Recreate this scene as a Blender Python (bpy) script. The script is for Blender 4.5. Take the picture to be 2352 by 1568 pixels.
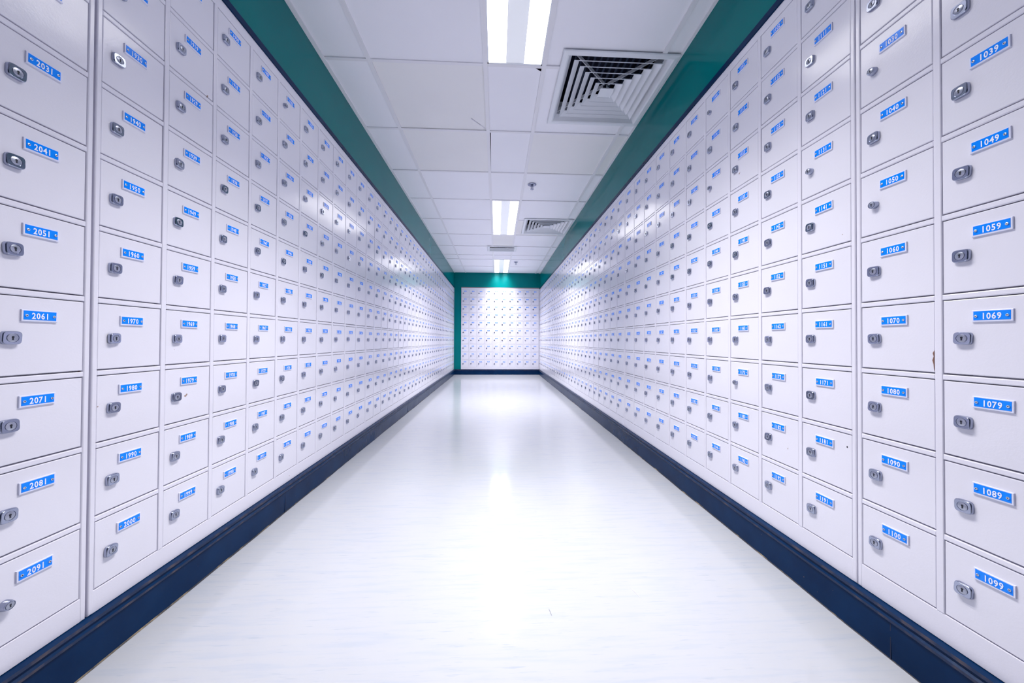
import bpy, math, random
from mathutils import Matrix, Vector

for o in list(bpy.data.objects):
    bpy.data.objects.remove(o)
scene = bpy.context.scene
COL = scene.collection
random.seed(7)

# ------------------------------------------------------------------ units
P = 0.168                      # one mailbox pitch in metres
CAM_H = 4.4308                 # camera height above the floor, in pitches
XL, XR, ZF = 5.4721, 5.6093, 46.074    # faces of the left, right and end walls
YCEIL = -8.722                 # heights are measured downward from the camera
YB = 3.7466                    # underside of the mailbox banks
YT = -6.7154                   # top of the mailbox banks
YTR = -6.855                   # top of the navy strip
ZBACK = -12.0

def wx(v): return v * P
def wy(v): return v * P
def wz(v): return (CAM_H - v) * P      # v measured downward from the camera

# ------------------------------------------------------------------ camera
FPX, YAW, PIT, ROL, CX, CY = 816.1016, -0.0471042, -0.00990211, 0.00476407, 3.0017, -10.4487
cam_d = bpy.data.cameras.new('camera')
cam = bpy.data.objects.new('camera', cam_d)
COL.objects.link(cam)
def camera_axes():
    cy, sy, cp, sp, cr, sr = (math.cos(YAW), math.sin(YAW), math.cos(PIT), math.sin(PIT), math.cos(ROL), math.sin(ROL))
    Ry = Matrix(((cy, 0, sy), (0, 1, 0), (-sy, 0, cy)))
    Rx = Matrix(((1, 0, 0), (0, cp, -sp), (0, sp, cp)))
    Rz = Matrix(((cr, -sr, 0), (sr, cr, 0), (0, 0, 1)))
    return Rz @ Rx @ Ry
M = camera_axes()
cv = lambda r: Vector((r[0], r[2], -r[1]))
right, down, fwd = cv(M[0]), cv(M[1]), cv(M[2])
R = Matrix((right, -down, -fwd)).transposed()
cam.matrix_world = Matrix.Translation((0, 0, wz(0))) @ R.to_4x4()
cam_d.sensor_fit = 'HORIZONTAL'
cam_d.sensor_width = 36.0
cam_d.lens = FPX * 36.0 / 2352.0
cam_d.shift_x = -CX / 2352.0
cam_d.shift_y = CY / 2352.0
cam_d.clip_start = 0.02
scene.camera = cam

# ------------------------------------------------------------------ world and exposure
world = bpy.data.worlds.new('world')
scene.world = world
world.use_nodes = True
bg = world.node_tree.nodes['Background']
bg.inputs[0].default_value = (0.36, 0.50, 1.0, 1)
bg.inputs[1].default_value = 0.06
scene.view_settings.view_transform = 'Standard'
scene.view_settings.look = 'None'
scene.view_settings.gamma = 1.0
scene.view_settings.use_curve_mapping = False
scene.view_settings.exposure = 0.02
scene.cycles.diffuse_bounces = 10
scene.cycles.glossy_bounces = 6
scene.cycles.max_bounces = 14
LAMP_W = 13.2                  # watts of each tube row in the ceiling lights
LAMP_COL = (1.0, 0.968, 0.955)
LAMP_SPREAD = math.radians(100)

# ------------------------------------------------------------------ materials
def mat(name, col, rough=0.5, metal=0.0, spec=0.5, coat=0.0, emit=None, strength=0.0):
    m = bpy.data.materials.new(name)
    m.use_nodes = True
    b = m.node_tree.nodes['Principled BSDF']
    b.inputs['Base Color'].default_value = (*col, 1)
    b.inputs['Roughness'].default_value = rough
    b.inputs['Metallic'].default_value = metal
    b.inputs['Specular IOR Level'].default_value = spec
    b.inputs['Coat Weight'].default_value = coat
    b.inputs['Coat Roughness'].default_value = 0.1
    if emit:
        b.inputs['Emission Color'].default_value = (*emit, 1)
        b.inputs['Emission Strength'].default_value = strength
    return m

def nd(m, t, **kw):
    n = m.node_tree.nodes.new(t)
    for k, v in kw.items():
        setattr(n, k, v)
    return n

def noise(m, scale, detail=3.0, vec=None, rough=0.5):
    n = nd(m, 'ShaderNodeTexNoise')
    n.inputs['Scale'].default_value = scale
    n.inputs['Detail'].default_value = detail
    n.inputs['Roughness'].default_value = rough
    if vec is not None:
        m.node_tree.links.new(vec, n.inputs['Vector'])
    return n.outputs[0]

def ramp(m, src, stops):
    r = nd(m, 'ShaderNodeValToRGB')
    m.node_tree.links.new(src, r.inputs[0])
    e = r.color_ramp.elements
    while len(e) < len(stops):
        e.new(0.5)
    for el, (pos, c) in zip(e, stops):
        el.position = pos
        el.color = (*c, 1)
    return r.outputs[0]

def position(m, scale=(1, 1, 1)):
    g = nd(m, 'ShaderNodeNewGeometry')
    mp = nd(m, 'ShaderNodeMapping')
    mp.inputs['Scale'].default_value = scale
    m.node_tree.links.new(g.outputs['Position'], mp.inputs['Vector'])
    return mp.outputs[0]

def bump(m, src, strength, dist=0.001):
    b = nd(m, 'ShaderNodeBump')
    b.inputs['Strength'].default_value = strength
    b.inputs['Distance'].default_value = dist
    m.node_tree.links.new(src, b.inputs['Height'])
    m.node_tree.links.new(b.outputs[0], m.node_tree.nodes['Principled BSDF'].inputs['Normal'])
    return b

def mixc(m, fac, a, b, mode='MIX'):
    n = nd(m, 'ShaderNodeMix', data_type='RGBA', blend_type=mode)
    for i, v in ((0, fac), (6, a), (7, b)):
        if hasattr(v, 'is_linked'):
            m.node_tree.links.new(v, n.inputs[i])
        else:
            n.inputs[i].default_value = v if i == 0 else (*v, 1)
    return n.outputs[2]

def setcol(m, src):
    m.node_tree.links.new(src, m.node_tree.nodes['Principled BSDF'].inputs['Base Color'])

# painted steel: glossy thick enamel with brush and orange-peel texture, rare tan chips
def enamel(name, col, chips=True):
    m = mat(name, col, rough=0.15, spec=0.75)
    pos = position(m)
    peel = noise(m, 260, 2, pos)
    wave = noise(m, 28, 3, pos)
    mm = nd(m, 'ShaderNodeMath', operation='MULTIPLY_ADD')
    m.node_tree.links.new(wave, mm.inputs[0]); mm.inputs[1].default_value = 2.2
    m.node_tree.links.new(peel, mm.inputs[2])
    bump(m, mm.outputs[0], 0.22, 0.0005)
    tone = ramp(m, noise(m, 3.5, 3, pos), [(0.3, tuple(c * 0.97 for c in col)), (0.7, col)])
    if chips:
        dots = ramp(m, noise(m, 34, 2, pos), [(0.785, (0, 0, 0)), (0.80, (1, 1, 1))])
        tone = mixc(m, dots, tone, (0.33, 0.22, 0.17))
    setcol(m, tone)
    return m
WHITE = (0.775, 0.765, 0.85)
M_DOOR = enamel('door_enamel', (0.775, 0.768, 0.848))
M_FRAME = enamel('frame_enamel', WHITE)
M_RUST = mat('rust', (0.20, 0.10, 0.07), 0.8)
M_HOLE = mat('dark_hole', (0.02, 0.02, 0.03), 0.8)
M_CHROME = mat('lock_chrome', (0.38, 0.41, 0.52), 0.18, 1.0)
M_CYL = mat('lock_cylinder', (0.42, 0.44, 0.52), 0.33, 1.0)
M_KEY = mat('keyhole', (0.006, 0.008, 0.02), 0.5)
M_TRAY = mat('plate_tray', (0.74, 0.76, 0.92), 0.2, spec=0.6)
M_BLUE = mat('plate_blue', (0.0, 0.25, 1.0), 0.2, spec=0.3)
M_NUM = mat('plate_number', (0.86, 0.90, 1.0), 0.4)
M_RIVET = mat('rivet', (0.75, 0.75, 0.78), 0.25, 0.9)

M_GREEN = mat('green_gloss_wall', (0.0, 0.155, 0.145), 0.16, spec=0.10)
gp = position(M_GREEN)
setcol(M_GREEN, ramp(M_GREEN, noise(M_GREEN, 2.5, 3, gp), [(0.3, (0.0, 0.165, 0.175)), (0.7, (0.0, 0.180, 0.185))]))
bump(M_GREEN, noise(M_GREEN, 6, 3, gp), 0.12, 0.003)

M_NAVY = mat('navy_gloss_paint', (0.004, 0.016, 0.055), 0.26, spec=0.10)
np_ = position(M_NAVY)
nav = ramp(M_NAVY, noise(M_NAVY, 9, 5, np_), [(0.3, (0.0005, 0.016, 0.062)), (0.75, (0.002, 0.026, 0.090))])
wear = ramp(M_NAVY, noise(M_NAVY, 120, 3, np_), [(0.74, (0, 0, 0)), (0.78, (1, 1, 1))])
setcol(M_NAVY, mixc(M_NAVY, wear, nav, (0.10, 0.08, 0.08)))
bump(M_NAVY, noise(M_NAVY, 25, 3, np_), 0.4, 0.002)
M_WORN = mat('worn_edge', (0.10, 0.07, 0.08), 0.6)
wn = position(M_WORN)
setcol(M_WORN, ramp(M_WORN, noise(M_WORN, 30, 4, wn), [(0.48, (0.003, 0.016, 0.06)), (0.70, (0.075, 0.058, 0.07))]))
M_CAULK = mat('tan_sealant', (0.25, 0.19, 0.10), 0.7)
setcol(M_CAULK, ramp(M_CAULK, noise(M_CAULK, 18, 4, position(M_CAULK)), [(0.52, (0.02, 0.02, 0.03)), (0.68, (0.26, 0.20, 0.12))]))
M_BROWN = mat('brown_strip', (0.30, 0.20, 0.22), 0.6)
M_WALLW = mat('white_wall', (0.75, 0.76, 0.82), 0.5)

# vinyl floor: near white with faint blue-grey streaks running across the corridor
M_FLOOR = mat('vinyl_floor', (0.85, 0.88, 0.94), 0.14, spec=0.5)
s1 = noise(M_FLOOR, 1.0, 4, position(M_FLOOR, (5, 60, 1)), 0.6)
s2 = noise(M_FLOOR, 1.0, 3, position(M_FLOOR, (14, 160, 1)), 0.55)
s3 = noise(M_FLOOR, 1.0, 2, position(M_FLOOR, (1.3, 2.0, 1)), 0.5)
base = ramp(M_FLOOR, s1, [(0.32, (0.435, 0.465, 0.53)), (0.5, (0.475, 0.492, 0.535)), (0.75, (0.485, 0.497, 0.527))])
fle = ramp(M_FLOOR, s2, [(0.615, (0, 0, 0)), (0.70, (1, 1, 1))])
fl2 = mixc(M_FLOOR, s3, (0, 0, 0), fle, 'MIX')
setcol(M_FLOOR, mixc(M_FLOOR, fl2, base, (0.34, 0.385, 0.475)))
bump(M_FLOOR, noise(M_FLOOR, 1.0, 3, position(M_FLOOR, (40, 6, 1))), 0.10, 0.001)
M_SCUFF = mat('scuff', (0.30, 0.31, 0.34), 0.5)
M_SCUFF2 = mat('pale_scuff', (0.70, 0.66, 0.70), 0.5)

M_TILE = mat('ceiling_tile', (0.80, 0.80, 0.87), 0.8, spec=0.2)
setcol(M_TILE, ramp(M_TILE, noise(M_TILE, 3, 4, position(M_TILE)), [(0.3, (0.915, 0.91, 0.955)), (0.7, (0.935, 0.93, 0.97))]))
M_TILE2 = mat('aged_ceiling_tile', (0.77, 0.76, 0.77), 0.85, spec=0.2)
setcol(M_TILE2, ramp(M_TILE2, noise(M_TILE2, 3, 4, position(M_TILE2)), [(0.3, (0.865, 0.855, 0.855)), (0.7, (0.89, 0.88, 0.875))]))
M_TBAR = mat('ceiling_bar', (0.84, 0.83, 0.86), 0.45, spec=0.4)
M_SMUDGE = mat('smudge', (0.55, 0.54, 0.62), 0.8)
M_PLENUM = mat('dark_void', (0.01, 0.014, 0.04), 0.9)
M_HOUSE = mat('light_housing', (0.82, 0.84, 0.88), 0.35)
M_PANEL = mat('light_centre_panel', (0.80, 0.82, 0.86), 0.4, emit=(0.95, 0.97, 1.0), strength=0.25)
M_TUBE = mat('lit_lens', (0.9, 0.9, 0.9), 0.5, emit=(1.0, 0.968, 0.955), strength=6.5)
M_VENT = mat('vent_enamel', (0.80, 0.82, 0.86), 0.4, spec=0.4)
M_RIB = mat('duct_rib', (0.03, 0.045, 0.09), 0.7)
M_SPR = mat('sprinkler_chrome', (0.30, 0.32, 0.42), 0.25, 1.0)

# ------------------------------------------------------------------ mesh builder
class MB:
    def __init__(self):
        self.v, self.f, self.m, self.mats = [], [], [], []
    def mi(self, m):
        if m not in self.mats:
            self.mats.append(m)
        return self.mats.index(m)
    def face(self, pts, m):
        i = len(self.v)
        self.v.extend(pts)
        self.f.append(tuple(range(i, i + len(pts))))
        self.m.append(self.mi(m))
    def box(self, x0, x1, y0, y1, z0, z1, m, c=0.0):
        """box; with c > 0 the edges of its front (low y) face are chamfered"""
        if c <= 0:
            i = len(self.v)
            self.v += [(x, y, z) for z in (z0, z1) for y in (y0, y1) for x in (x0, x1)]
            fs = [(0, 2, 3, 1), (4, 5, 7, 6), (0, 1, 5, 4), (2, 6, 7, 3), (0, 4, 6, 2), (1, 3, 7, 5)]
        else:
            i = len(self.v)
            k = c * 0.35
            rings = [(y1, 0), (y0 + c, 0), (y0 + k, k), (y0, c)]
            for y, d in rings:
                self.v += [(x0 + d, y, z0 + d), (x1 - d, y, z0 + d), (x1 - d, y, z1 - d), (x0 + d, y, z1 - d)]
            fs = [(0, 3, 2, 1)]
            for r in range(3):
                a, b = r * 4, r * 4 + 4
                for j in range(4):
                    n = (j + 1) % 4
                    fs.append((a + j, a + n, b + n, b + j))
            fs.append((12, 13, 14, 15))
        mi = self.mi(m)
        for q in fs:
            self.f.append(tuple(i + t for t in q)); self.m.append(mi)
    def loft(self, rings, m, cap_end=True, cap_start=False, closed=True):
        i = len(self.v); n = len(rings[0]); mi = self.mi(m)
        for r in rings: self.v.extend(r)
        for a in range(len(rings) - 1):
            for j in range(n if closed else n - 1):
                k = (j + 1) % n
                self.f.append((i + a * n + j, i + a * n + k, i + (a + 1) * n + k, i + (a + 1) * n + j)); self.m.append(mi)
        if cap_end:
            self.f.append(tuple(i + (len(rings) - 1) * n + j for j in range(n))); self.m.append(mi)
        if cap_start:
            self.f.append(tuple(i + n - 1 - j for j in range(n))); self.m.append(mi)
    def mesh(self, name, smooth=False):
        me = bpy.data.meshes.new(name)
        me.from_pydata(self.v, [], self.f)
        for m in self.mats: me.materials.append(m)
        me.polygons.foreach_set('material_index', self.m)
        if smooth:
            me.polygons.foreach_set('use_smooth', [True] * len(self.f))
            me.set_sharp_from_angle(angle=math.radians(35))
        me.update()
        return me

def link(name, me, parent=None, loc=(0, 0, 0), rot=(0, 0, 0)):
    o = bpy.data.objects.new(name, me)
    COL.objects.link(o)
    o.parent = parent
    o.location = loc
    o.rotation_euler = rot
    return o

def struct(name, mb):
    o = link(name, mb.mesh(name))
    o['kind'] = 'structure'
    return o

def thing(name, label, cat, loc=(0, 0, 0), rz=0.0, group=None):
    o = link(name, None, None, loc, (0, 0, rz))
    o['label'] = label
    o['category'] = cat
    if group: o['group'] = group
    return o

# ------------------------------------------------------------------ the room
T = 0.12    # wall thickness in metres
BD = 0.36   # depth of the mailbox banks in metres
zc, zfl = wz(YCEIL), 0.0
zt, ztr, zb = wz(YT), wz(YTR), wz(YB)
x0, x1 = -wx(XL), wx(XR)
ye, yb = wy(ZF), wy(ZBACK)
W = 0.004   # the green wall faces stand this far behind the bank faces

mb = MB()
mb.box(x0 - BD - T, x1 + BD + T, yb, ye + BD + T, -0.10, 0.0, M_FLOOR)
def streak(pts, w, m, z=0.0006):
    for (ax, ay), (bx, by) in zip(pts[:-1], pts[1:]):
        d = Vector((bx - ax, by - ay)).normalized(); n = Vector((-d.y, d.x)) * w / 2
        mb.face([(ax - n.x, ay - n.y, z), (bx - n.x, by - n.y, z), (bx + n.x, by + n.y, z), (ax + n.x, ay + n.y, z)], m)
def fp(x, y):        # a floor point seen at a pixel of the photograph
    d = M.transposed() @ Vector(((x - 1176 - CX) / FPX, (y - 784 - CY) / FPX, 1))
    t = CAM_H / d.y
    return (d.x * t * P, d.z * t * P)
streak([fp(1261, 1399), fp(1264, 1405), fp(1267, 1413)], 0.0020, M_SCUFF)
streak([fp(1267, 1207), fp(1266, 1216), fp(1262, 1226)], 0.0012, M_SCUFF2)
streak([fp(1450, 1352), fp(1462, 1363), fp(1469, 1371)], 0.0012, M_SCUFF2)
streak([fp(1238, 1316), fp(1241, 1327)], 0.0010, M_SCUFF2)
struct('floor', mb)

for side, name in ((-1, 'left'), (1, 'right')):
    xf = x0 - W if side < 0 else x1 + W
    xo = x0 - BD - T if side < 0 else x1 + BD + T
    xi = x0 - BD if side < 0 else x1 + BD
    a, b = sorted((xf, xo))
    mb = MB()
    mb.box(a, b, yb, ye + BD + T, ztr, zc + 0.02, M_GREEN)             # the green band above the banks
    a, b = sorted((xi + side * 0.002, xo))
    mb.box(a, b, yb, ye + BD + T, 0.0, ztr, M_WALLW)             # the wall behind them
    struct('wall_' + name, mb)

mb = MB()
XEB0, XEB1 = -4.570, 5.535          # the end bank
mb.box(x0 - W, x1 + W, ye, ye + T, zt, zc + 0.02, M_GREEN)
mb.box(x0 - W, wx(XEB0) - 0.002, ye, ye + T, zb, zt, M_GREEN)
mb.box(wx(XEB1) + 0.002, x1 + W, ye, ye + T, zb, zt, M_FRAME)
mb.box(x0 - BD, x1 + BD, ye + BD + 0.002, ye + BD + T, 0, zt, M_WALLW)
struct('wall_end', mb)

# navy plinths with a worn lip along the top and a tan line of sealant at the floor
def plinth(name, length, loc, rz, joints):
    mb = MB()
    h = zb
    prof = [(-0.0005, 0.0), (-0.0145, 0.0), (-0.0150, h - 0.030), (-0.0185, h - 0.026), (-0.0185, h - 0.020), (-0.0135, h - 0.016),
            (-0.0135, h - 0.012), (-0.0170, h - 0.009), (-0.0160, h - 0.002), (0.0, h - 0.001), (0.30, h - 0.001)]
    n = 60
    for i in range(len(prof) - 1):
        (ya, za), (yb_, zb_) = prof[i], prof[i + 1]
        m = M_WORN if i in (3, 7) else M_NAVY
        for k in range(n if i < 2 else 1):
            kk = n if i < 2 else 1
            xa, xb = length * k / kk, length * (k + 1) / kk
            w1 = (math.sin(xa * 9.1) + math.sin(xa * 23.7)) * 0.0012 if i == 1 else 0
            w2 = (math.sin(xb * 9.1) + math.sin(xb * 23.7)) * 0.0012 if i == 1 else 0
            mb.face([(xa, ya + w1, za), (xb, ya + w2, za), (xb, yb_, zb_), (xa, yb_, zb_)], m)
    for k in range(n):
        xa, xb = length * k / n, length * (k + 1) / n
        w1 = (math.sin(xa * 9.1) + math.sin(xa * 23.7)) * 0.0012 - 0.0155 - 0.0012 * math.sin(xa * 41)
        w2 = (math.sin(xb * 9.1) + math.sin(xb * 23.7)) * 0.0012 - 0.0155 - 0.0012 * math.sin(xb * 41)
        mb.face([(xa, w1 - 0.0015, 0.0008), (xb, w2 - 0.0015, 0.0008), (xb, w2 + 0.003, 0.004), (xa, w1 + 0.003, 0.004)], M_CAULK)
    for j in joints:
        mb.box(j - 0.0008, j + 0.0008, -0.0153, -0.01, 0.0, h - 0.03, M_PLENUM)
    o = link(name, mb.mesh(name), None, loc, (0, 0, rz))
    o['kind'] = 'structure'
    return o
plinth('baseboard_left', ye - yb, (x0, yb, 0), math.pi / 2, [wy(9.4) - yb, wy(22) - yb])
plinth('baseboard_right', ye - yb, (x1, ye, 0), -math.pi / 2, [ye - wy(4.75), ye - wy(18)])
plinth('baseboard_end', x1 - x0, (x0, ye, 0), 0, [])

# the navy strip on top of the side banks
for i, (side, xf) in enumerate(((-1, x0), (1, x1))):
    mb = MB()
    a, b = sorted((xf - side * 0.004, xf + side * (BD - 0.002)))
    mb.box(a, b, yb, ye - 0.001, zt + 0.0005, ztr, M_NAVY)
    struct('trim_%d' % (i + 1), mb)
mb = MB()
mb.box(wx(XEB0), wx(XEB1), ye - 0.006, ye + 0.2, wz(-6.755), wz(-6.86), M_BROWN)
struct('trim_3', mb)

# suspended ceiling: tiles lying in a grid of bars
XLINES = [-4.03, -0.40, 1.47, 5.06]
ZLINES = [-7.0, -3.35, 0.3, 3.92, 7.57, 11.21, 14.82, 18.47, 22.10, 25.76, 29.40, 33.02, 36.45, 38.36, 42.02]
LIGHTS = [(3.95, 11.16), (22.15, 29.36), (38.42, 45.92)]
VENTS = [(1.975, 5.590, 10.46, 14.09), (1.960, 5.592, 25.26, 28.90), (-0.915, 1.862, 32.88, 34.75)]
mb = MB()
zt_ = zc + 0.006
cols = [-XL] + XLINES + [XR]
rows = [ZBACK] + ZLINES + [ZF]
warm = {(3, 7), (1, 6), (1, 7), (4, 7), (3, 10), (2, 11)}
def in_light(ci, za, zb__):
    if ci != 2: return False
    mid = (za + zb__) / 2
    return any(a - 0.3 < mid < b + 0.5 for a, b in LIGHTS)
for ci in range(5):
    for ri in range(len(rows) - 1):
        if in_light(ci, rows[ri], rows[ri + 1]):
            continue
        xa, xb, ya, yb2 = cols[ci], cols[ci + 1], rows[ri], rows[ri + 1]
        m = M_TILE2 if (ci, ri) in warm else M_TILE
        z = zt_ + random.uniform(-0.001, 0.0015)
        # skip what lies over a vent opening
        holes = [(v[0] + .2, v[1] - .2, v[2] + .2, v[3] - .2) for v in VENTS]
        xs = sorted({xa, xb} | {h[k] for h in holes for k in (0, 1) if xa < h[k] < xb and h[2] < yb2 and h[3] > ya})
        ys = sorted({ya, yb2} | {h[k] for h in holes for k in (2, 3) if ya < h[k] < yb2 and h[0] < xb and h[1] > xa})
        for i in range(len(xs) - 1):
            for j in range(len(ys) - 1):
                mx, my = (xs[i] + xs[i + 1]) / 2, (ys[j] + ys[j + 1]) / 2
                if any(h[0] < mx < h[1] and h[2] < my < h[3] for h in holes): continue
                a, b, c, d = wx(xs[i]), wx(xs[i + 1]), wy(ys[j]), wy(ys[j + 1])
                if (ci, rows[ri]) == (2, 11.21):       # its near right corner has broken away
                    mb.face([(a, c, z), (a, d, z), (b, d, z), (b, wy(11.48), z), (wx(1.20), wy(11.31), z), (wx(1.16), c, z)], m)
                elif (ci, rows[ri]) == (2, 14.82):     # slid to the right: a gap shows beside the bar
                    mb.face([(wx(-0.29), c, z), (wx(-0.33), d, z), (b, d, z), (b, c, z)], m)
                else:
                    mb.face([(a, c, z), (a, d, z), (b, d, z), (b, c, z)], m)
hw = 0.070
def bar_y(xc, a, b, w=hw):
    mb.box(wx(xc - w), wx(xc + w), wy(a), wy(b), zc, zc + 0.005, M_TBAR)
    mb.box(wx(xc) - 0.001, wx(xc) + 0.001, wy(a), wy(b), zc + 0.005, zc + 0.03, M_TBAR)
for xc in XLINES:
    segs = [(ZBACK, ZF)]
    for v in VENTS:
        if v[0] < xc < v[1]:
            segs = [s for (a, b) in segs for s in ((a, min(b, v[2] + .1)), (max(a, v[3] - .1), b)) if s[0] < s[1]]
    for a, b in segs: bar_y(xc, a, b)
for zl in ZLINES:
    segs = [(-XL, XR)]
    for v in VENTS:
        if v[2] < zl < v[3]:
            segs = [s for (a, b) in segs for s in ((a, min(b, v[0] + .1)), (max(a, v[1] - .1), b)) if s[0] < s[1]]
    for li in LIGHTS:
        if li[0] + .5 < zl < li[1] - .5:
            segs = [s for (a, b) in segs for s in ((a, min(b, -0.40)), (max(a, 1.47), b)) if s[0] < s[1]]
    if zl > 30: hh = 0.05
    else: hh = 0.055
    for a, b in segs:
        mb.box(wx(a), wx(b), wy(zl - hh), wy(zl + hh), zc + 0.0003, zc + 0.0053, M_TBAR)
# wall angles
mb.box(x0 - W, x0 + 0.018, yb, ye, zc - 0.0005, zc + 0.004, M_TBAR)
mb.box(x1 - 0.010, x1 + W, yb, ye, zc - 0.0005, zc + 0.004, M_TBAR)
# void above the tiles
mb.box(x0 - 0.02, x1 + 0.02, yb, ye + 0.02, zc + 0.24, zc + 0.28, M_PLENUM)
mb.box(x0 - 0.03, x0 - 0.02, yb, ye + 0.02, zc + 0.02, zc + 0.28, M_PLENUM)
mb.box(x1 + 0.02, x1 + 0.03, yb, ye + 0.02, zc + 0.02, zc + 0.28, M_PLENUM)
mb.box(x0 - 0.03, x1 + 0.03, ye + 0.0, ye + 0.02, zc + 0.02, zc + 0.28, M_PLENUM)
mb.box(x0 - 0.03, x1 + 0.03, yb - 0.02, yb, zc + 0.0, zc + 0.28, M_PLENUM)
# a pencil-thin scratch and smudges on the near tiles
mb.face([(wx(-1.05), wy(13.99), zt_ - 0.0015), (wx(-1.05), wy(14.03), zt_ - 0.0015), (wx(-0.50), wy(14.66), zt_ - 0.0015), (wx(-0.50), wy(14.64), zt_ - 0.0015)], M_SMUDGE)
struct('ceiling', mb)

# ------------------------------------------------------------------ ceiling lights
LIGHT_LABEL = ['recessed twin-tube ceiling light cut by the top of the photo, nearest of three',
               'recessed twin-tube ceiling light in the middle, beside the second square vent',
               'recessed twin-tube ceiling light farthest away, touching the green end wall']
for (za, zb3), lab in zip(LIGHTS, LIGHT_LABEL):
    L = wy(zb3 - za)
    t = thing('ceiling_light', lab, 'ceiling light', (wx(0.535), wy((za + zb3) / 2), zc), 0, 'twin-tube lights in the ceiling')
    hx, hy, D = wx(0.865), L / 2, 0.05
    h = MB()
    e = 0.010
    for (a, b, c, d) in ((-hx - .004, -hx + e * .6, -hy - .004, hy + .004), (hx - e * .6, hx + .004, -hy - .004, hy + .004),
                         (-hx, hx, -hy - .004, -hy + e), (-hx, hx, hy - e, hy + .004)):
        h.box(a, b, c, d, 0.001, D + 0.03, M_HOUSE)
    h.box(-hx, hx, -hy, hy, D + 0.02, D + 0.03, M_HOUSE)
    link('housing', h.mesh('light_housing'), t)
    c0, c1 = wx(-0.285), wx(0.285)
    q = MB()
    q.box(c0, c1, -hy + e, hy - e, 0.004, D + 0.02, M_PANEL)
    link('centre_panel', q.mesh('light_centre_panel'), t)
    for s in (-1, 1):
        a, b = sorted((s * (hx - e * .6), s * c1))
        q = MB()
        q.box(a, b, -hy + e, hy - e, 0.012, 0.020, M_TUBE)
        link('lit_lens', q.mesh('lit_lens'), t)
        ld = bpy.data.lights.new('tube_light', 'AREA')
        ld.shape = 'RECTANGLE'
        ld.size = (b - a) * 0.9
        ld.size_y = (L - 2 * e) * 0.98
        ld.energy = LAMP_W
        ld.color = LAMP_COL
        ld.spread = LAMP_SPREAD
        lo = bpy.data.objects.new('tube_light', ld)
        COL.objects.link(lo)
        lo.parent = t
        lo.location = ((a + b) / 2, 0, -0.0005)

# ------------------------------------------------------------------ air vents
def sq(hx, hy, z, cx=0, cy=0):
    return [(cx - hx, cy - hy, z), (cx + hx, cy - hy, z), (cx + hx, cy + hy, z), (cx - hx, cy + hy, z)]
VENT_LABEL = ['large square louvred air vent beside the nearest ceiling light, touching the right wall',
              'square louvred air vent beside the middle ceiling light',
              'small rectangular air vent between the middle and farthest ceiling lights']
for (a, b, c, d), lab in zip(VENTS, VENT_LABEL):
    hx, hy = wx((b - a) / 2), wy((d - c) / 2)
    small = hx < 0.26
    t = thing('ceiling_vent', lab, 'air vent', (wx((a + b) / 2), wy((c + d) / 2), zc), 0, 'air vents in the ceiling')
    fw = 0.034
    f = MB()
    rings = [sq(hx, hy, 0.0), sq(hx, hy, -0.003), sq(hx - 0.004, hy - 0.004, -0.006), sq(hx - fw * 0.75, hy - fw * 0.75, -0.008),
             sq(hx - fw, hy - fw, -0.004), sq(hx - fw - 0.022, hy - fw - 0.022, 0.030), sq(hx - fw - 0.022, hy - fw - 0.022, 0.11)]
    if small:
        rings = rings[:5] + [sq(hx - fw - 0.006, hy - fw - 0.006, 0.008)]
    f.loft(rings, M_VENT, cap_end=False)
    link('frame', f.mesh('vent_frame'), t)
    g = MB()
    if small:
        g.loft([sq(hx - fw - 0.005, hy - fw - 0.005, 0.008), sq(hx - fw - 0.005, hy - fw - 0.005, 0.20)], M_PLENUM)
    else:
        g.loft([sq(hx - fw - 0.021, hy - fw - 0.021, 0.03), sq(hx - fw - 0.021, hy - fw - 0.021, 0.20)], M_PLENUM)
    for k in range(14):            # duct ribs seen between the vanes
        xx = -hx + fw + 0.03 + (2 * hx - 2 * fw - 0.06) * k / 13
        g.box(xx, xx + 0.010, -hy + fw + 0.03, hy - fw - 0.03, 0.13, 0.14, M_RIB)
    link('duct', g.mesh('vent_duct'), t)
    ix, iy = hx - fw, hy - fw
    n = 3 if small else 6
    if small:
        for k in range(3):
            yy = iy * (0.02 + 0.44 * k)
            v = MB()
            v.face([(-ix + .004, yy - .0, -0.006), (ix - .004, yy, -0.006), (ix - .004, yy - 0.016, 0.012), (-ix + .004, yy - 0.016, 0.012)], M_VENT)
            v.box(-ix + .004, ix - .004, yy - .001, yy + .001, -0.009, -0.004, M_VENT)
            link('vane', v.mesh('vent_vane'), t)
    else:
        step = (ix - 0.034) / n
        for k in range(n):
            s = ix - step * (k + 1) + 0.006
            v = MB()
            top = max(s - 0.033, 0.004)
            v.loft([sq(s, s, 0.002), sq(s, s, -0.002), sq(s - 0.0014, s - 0.0014, -0.002), sq(s - 0.0025, s - 0.0025, 0.001), sq(top, top, 0.025),
                    sq(top + 0.0015, top + 0.0015, 0.0262), sq(s, s, 0.002)], M_VENT, cap_end=(k == n - 1))
            link('vane', v.mesh('vent_vane'), t)
        for sx in (-1, 1):
            for sy in (-1, 1):
                s_ = MB()
                p0, p1 = Vector((sx * (ix - 0.015), sy * (ix - 0.015), 0.040)), Vector((sx * 0.01, sy * 0.01, 0.040))
                nrm = Vector((-sy, sx, 0)).normalized() * 0.002
                s_.face([tuple(p0 + nrm), tuple(p1 + nrm), tuple(p1 - nrm), tuple(p0 - nrm)], M_VENT)
                s_.face([tuple(p0 + nrm), tuple(p1 + nrm), tuple(p1 + nrm + Vector((0, 0, .02))), tuple(p0 + nrm + Vector((0, 0, .02)))], M_VENT)
                link('corner_strut', s_.mesh('vent_strut'), t)

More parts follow.
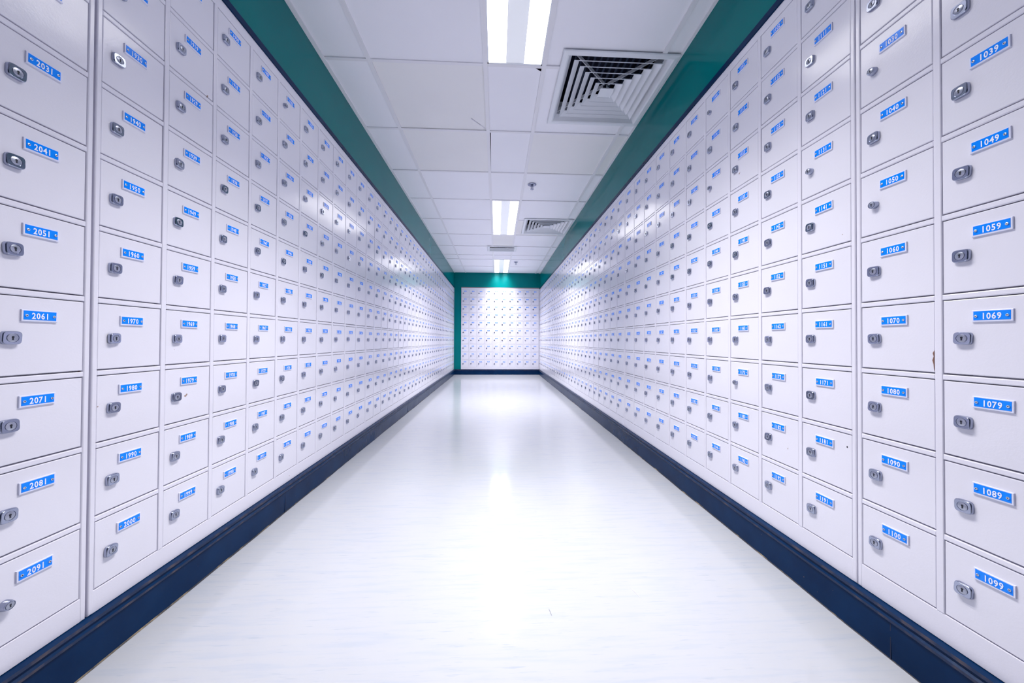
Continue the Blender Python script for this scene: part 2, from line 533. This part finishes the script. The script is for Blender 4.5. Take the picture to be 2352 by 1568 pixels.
# ------------------------------------------------------------------ sprinklers
def circ(r, z, n=24, cx=0, cy=0):
    return [(cx + r * math.cos(2 * math.pi * k / n), cy + r * math.sin(2 * math.pi * k / n), z) for k in range(n)]
def spr_mesh():
    a = MB(); a.loft([circ(.004, .002)[::-1], circ(.040, 0)[::-1], circ(.040, -.003)[::-1], circ(.032, -.008)[::-1], circ(.026, -.006)[::-1], circ(.016, -.004)[::-1]], M_SPR)
    b = MB(); b.loft([circ(.012, -.003, 16)[::-1], circ(.012, -.014, 16)[::-1], circ(.006, -.018, 16)[::-1], circ(.005, -.040, 16)[::-1]], M_SPR)
    for s in (-1, 1):
        b.box(s * .010 - .002, s * .010 + .002, -.002, .002, -.042, -.012, M_SPR)
    b.box(-.012, .012, -.002, .002, -.044, -.041, M_SPR)
    c = MB()
    c.loft([circ(.004, -.044)[::-1], circ(.016, -.045)[::-1], circ(.016, -.047)[::-1], circ(.004, -.050)[::-1]], M_SPR)
    return a.mesh('sprinkler_base', True), b.mesh('sprinkler_stem', True), c.mesh('sprinkler_deflector', True)
sa, sb, sc = spr_mesh()
for (xx, zz), lab in (((1.945, 19.79), 'dark metal fire sprinkler before the middle light, nearer of the two'),
                      ((2.113, 39.48), 'dark metal fire sprinkler beside the farthest light, near the end wall')):
    t = thing('fire_sprinkler', lab, 'sprinkler', (wx(xx), wy(zz), zt_ - 0.001), 0, 'fire sprinklers in the ceiling')
    link('base_plate', sa, t); link('stem', sb, t); link('deflector', sc, t)

# ------------------------------------------------------------------ mailbox parts
DW, DH = 0.905 * P, 0.905 * P      # door size
RAIL = 0.078                       # frame margin at either side of a bank, in pitches

def door_mesh(kind=0):
    m = MB()
    m.box(0, DW, 0.0, 0.014, -DH, 0, M_DOOR, c=0.0014)
    if kind == 1:      # a rusty patch at the right edge
        pts = [(-.004, -.62), (-.022, -.66), (-.012, -.70), (-.026, -.75), (-.014, -.80), (-.010, -.86), (-.003, -.90)]
        q = [(DW + a * P, -0.0003, b * P) for a, b in pts]
        m.face(q + [(DW - 0.0005, -0.0003, -.90 * P), (DW - 0.0005, -0.0003, -.62 * P)], M_RUST)
    if kind == 2:      # a small drilled hole at the right
        m.loft([[(DW - 0.075 * P + r * math.cos(2 * math.pi * k / 10), -0.0003, -0.20 * P + 1.5 * r * math.sin(2 * math.pi * k / 10)) for k in range(10)] for r in (0.0018, 0.0009)], M_HOLE)
    return m.mesh('door')
DOORS = [door_mesh(0), door_mesh(1), door_mesh(2)]

def sup(ax, az, n, y, cnt=28, bulge=0.0):
    out = []
    for k in range(cnt):
        a = 2 * math.pi * (k + 0.5) / cnt
        c, s = math.cos(a), math.sin(a)
        out.append((ax * math.copysign(abs(c) ** (2 / n), c), y, az * math.copysign(abs(s) ** (2 / n), s)))
    return out
def bowed(ax, az, y, cnt=32):
    """a square bezel outline: gently bowed sides and rounded corners"""
    out = []
    for k in range(cnt):
        a = 2 * math.pi * (k + 0.5) / cnt
        c, s = math.cos(a), math.sin(a)
        x = math.copysign(abs(c) ** (2 / 6.5), c)
        z = math.copysign(abs(s) ** (2 / 6.5), s)
        out.append((ax * x * (1 - 0.10 * z * z), y, az * z * (1 - 0.07 * x * x)))
    return out
def lock_mesh(round_type=False):
    m = MB(); C = 32
    if not round_type:
        ax, az, h = 0.084 * P, 0.077 * P, 0.0068
        rings = [bowed(ax, az, 0.0002), bowed(ax, az, -h * 0.62), bowed(ax * 0.97, az * 0.97, -h * 0.86), bowed(ax * 0.90, az * 0.90, -h)]
        r0 = 0.052 * P
    else:
        h = 0.0105
        rings = [sup(.058 * P, .058 * P, 2, 0.0002, C), sup(.056 * P, .056 * P, 2, -h * .55, C), sup(.048 * P, .048 * P, 2, -h, C)]
        r0 = 0.044 * P
    rings += [sup(r0, r0, 2, -h, C), sup(r0 * .98, r0 * .98, 2, -h + .0009, C), sup(r0 * .90, r0 * .90, 2, -h + .0009, C)]
    m.loft(rings, M_CHROME, cap_end=False)
    m.loft([sup(r0 * .90, r0 * .90, 2, -h + .0009, C), sup(r0 * .88, r0 * .88, 2, -h - .0001, C), sup(r0 * .84, r0 * .84, 2, -h - .0003, C)], M_CYL)
    y = -h - .0005
    r = r0 * .23
    m.face([(r * math.cos(a), y, r0 * .18 + r * math.sin(a)) for a in [2 * math.pi * k / 12 for k in range(12)]], M_KEY)
    m.face([(-r * .50, y - .0001, r0 * .2), (-r * .50, y - .0001, -r0 * .46), (r * .65, y - .0001, -r0 * .46), (r * .55, y - .0001, r0 * .2)], M_KEY)
    return m.mesh('lock', True)
LOCKS = [lock_mesh(False), lock_mesh(True)]

# digits from the built-in font, made once
def digit_data():
    out = {}
    for ch in '0123456789':
        cu = bpy.data.curves.new('digit', 'FONT')
        cu.body = ch; cu.size = 1.0; cu.resolution_u = 2; cu.offset = 0.024
        ob = bpy.data.objects.new('digit', cu)
        COL.objects.link(ob)
        bpy.context.view_layer.update()
        ev = ob.evaluated_get(bpy.context.evaluated_depsgraph_get())
        me = ev.to_mesh()
        vs = [(v.co.x, v.co.y) for v in me.vertices]
        fs = [tuple(p.vertices) for p in me.polygons]
        ev.to_mesh_clear()
        bpy.data.objects.remove(ob); bpy.data.curves.remove(cu)
        lo, hi = min(v[0] for v in vs), max(v[0] for v in vs)
        out[ch] = ([(v[0] - (lo + hi) / 2, v[1]) for v in vs], fs, hi - lo)
    return out
DIG = digit_data()
CAP = max(v[1] for v in DIG['7'][0])

PW, PH = 0.338 * P, 0.136 * P
def plate_mesh(num):
    m = MB()
    m.box(-PW / 2, PW / 2, -0.0030, 0.0, -PH / 2, PH / 2, M_TRAY, c=0.0007)
    bx, bz0, bz1 = PW / 2 - 0.0028, -PH / 2 + 0.0034, PH / 2 - 0.0020
    y = -0.0034
    m.box(-bx, bx, y, -0.0029, bz0, bz1, M_BLUE)
    for s in (-1, 1):
        cx = s * (PW / 2 - 0.0068)
        rings = [[(cx + r * math.cos(2 * math.pi * k / 10), yy, r * math.sin(2 * math.pi * k / 10)) for k in range(10)] for r, yy in ((.0026, y), (.0024, y - .0012), (.0012, y - .0017))]
        m.loft(rings, M_RIVET)
        m.face([(cx + .0010 * math.cos(2 * math.pi * k / 8), y - .0019, .0010 * math.sin(2 * math.pi * k / 8)) for k in range(8)], M_KEY)
    hgt = 0.069 * P
    sc = hgt / CAP
    step = 0.0425 * P
    for i, ch in enumerate(str(num)):
        vs, fs, w = DIG[ch]
        cx = (i - 1.5) * step
        b = len(m.v)
        m.v += [(cx + x * sc * 0.76, y - .0004, z * sc - hgt / 2) for x, z in vs]
        mi = m.mi(M_NUM)
        for f in fs:
            m.f.append(tuple(b + t for t in f)); m.m.append(mi)
    return m.mesh('number_plate')

ROUND = {1050, 1030, 2091, 1131, 1124, 1173, 1906, 1104}
rnd = random.Random(11)

def bank(label, loc, rz, width, top, bottom, plate_y0, rowp, ncol, number, group, door_gap_top):
    """a steel bank of mailboxes; local x runs to the right as seen, z up, y into the wall.
    top/bottom/plate_y0 are measured downward from the camera height, in pitches."""
    t = thing('mailbox_bank', label, 'mailboxes', loc, rz, group)
    def lz(v): return (CAM_H - v) * P - loc[2]
    dw = DW
    # columns: margin, door, bar, door, ... margin
    gap = 0.007 * P
    inner = width - 2 * RAIL * P
    pitch = (inner - dw) / (ncol - 1)
    xs = [RAIL * P + k * pitch for k in range(ncol)]               # left edge of each door
    dtop = [plate_y0 - 0.215 + r * rowp for r in range(10)]
    m = MB()
    ztop, zbot = lz(top), lz(bottom)
    m.box(0.0005, width - 0.0005, 0.020, BD - 0.004, zbot, ztop, M_FRAME)
    y0, y1 = 0.0, 0.022
    m.box(0.0006, xs[0] - gap, y0, y1, zbot, ztop, M_FRAME, c=0.0022)
    m.box(xs[-1] + dw + gap, width - 0.0006, y0, y1, zbot, ztop, M_FRAME, c=0.0022)
    for k in range(1, ncol):
        m.box(xs[k - 1] + dw + gap, xs[k] - gap, y0, y1, lz(dtop[9] + .92), lz(dtop[0] - .02), M_FRAME, c=0.0015)
    m.box(xs[0] - gap - .003, xs[-1] + dw + gap + .003, y0 + .0006, y1, lz(dtop[0] - 0.012), ztop, M_FRAME, c=0.001)
    m.box(xs[0] - gap - .003, xs[-1] + dw + gap + .003, y0 + .0006, y1, zbot, lz(dtop[9] + DH / P + 0.014), M_FRAME, c=0.001)
    for r in range(1, 10):
        for k in range(ncol):
            za = lz(dtop[r] - 0.011)
            zb_ = lz(dtop[r - 1] + DH / P + 0.017)
            m.box(xs[k] - gap - .0003, xs[k] + dw + gap + .0003, y0 + .0004, y1, za, zb_, M_FRAME, c=0.0018)
    body = link('cabinet_frame', m.mesh('cabinet_frame'), t)
    for k in range(ncol):
        for r in range(10):
            n = number(k, r)
            kind = 1 if n == 1070 else 2 if n == 1181 else 0
            yaw = rnd.gauss(0, 0.0022)
            d = link('door', DOORS[kind], t, (xs[k], 0.0010 + abs(rnd.gauss(0, 0.0004)), lz(dtop[r])), (rnd.gauss(0, 0.0018), 0, yaw))
            lk = link('lock', LOCKS[1 if (n in ROUND or (rnd.random() < 0.03 and 1200 < n < 1900)) else 0], d, (0.193 * P + rnd.gauss(0, .0006), 0, -0.475 * P + rnd.gauss(0, .0008)),
                      (rnd.gauss(0, .035), rnd.gauss(0, 0.03), rnd.gauss(0, .045)))
            link('number_plate', plate_mesh(n), d, (0.446 * P + rnd.gauss(0, .0005), 0, -0.215 * P + rnd.gauss(0, .0005)), (0, rnd.gauss(0, 0.008), 0))
    return t

G = 'banks of numbered pale mailboxes'
PYL, PYR = -6.265, -6.306
HALF, GAPS = math.pi / 2, 0.014
LB = [5.062, 15.165, 25.30, 35.62, 46.03]
RB = [5.290, 15.355, 25.47, 35.72, 46.03]
PLACE = ['nearest full bank', 'second full bank', 'third full bank', 'farthest full bank']
for i in range(4):
    a, b = LB[i] + (GAPS if i == 0 else 0.004), LB[i + 1] - 0.004
    bank('bank of pale mailboxes on the left wall, %s, numbers %d-%d' % (PLACE[i], 1901 - 100 * i, 2000 - 100 * i),
         (x0, wy(a), zb), HALF, wy(b - a), YT, YB, PYL, 1.0, 10, (lambda k, r, i=i: 1910 - 100 * i - k + 10 * r), G, 0)
    a, b = RB[i] + 0.004, RB[i + 1] - 0.004
    bank('bank of pale mailboxes on the right wall, %s, numbers %d-%d' % (PLACE[i], 1101 + 100 * i, 1200 + 100 * i),
         (x1, wy(b), zb), -HALF, wy(b - a), YT, YB, PYR, 1.0, 10, (lambda k, r, i=i: 1110 + 100 * i - k + 10 * r), G, 0)
# the two banks cut by the sides of the photograph: their first six columns
NC = 6
w3 = 2 * RAIL + 0.905 + (NC - 1) * 0.998
bank('bank of pale mailboxes cut by the left edge of the photo, numbered in the 2000s',
     (x0, wy(LB[0] - 0.007 - w3), zb), HALF, wy(w3), YT, YB, PYL, 1.0, NC, lambda k, r: 2000 + NC - k + 10 * r, G, 0)
bank('bank of pale mailboxes cut by the right edge of the photo, numbered 1001 to 1100',
     (x1, wy(RB[0] - 0.004), zb), -HALF, wy(w3), YT, YB, PYR, 1.0, NC, lambda k, r: 1010 - k + 10 * r, G, 0)
bank('bank of pale mailboxes filling the far end wall beside a green strip',
     (wx(XEB0), ye - 0.006, zb), 0.0, wx(XEB1 - XEB0), -6.755, YB, -6.32, 1.0105, 10, lambda k, r: 1510 - k + 10 * r, G, 0)
# plain steel filler closing the side walls behind the last columns built
for side, xf, zz, nm in ((-1, x0, LB[0] - 0.007 - w3 - 0.01, 'trim_4'), (1, x1, RB[0] - 0.004 - w3 - 0.01, 'trim_5')):
    mb = MB()
    a, b = sorted((xf, xf + side * (BD - 0.01)))
    mb.box(a, b, yb, wy(zz), zb, zt, M_FRAME)
    struct(nm, mb)
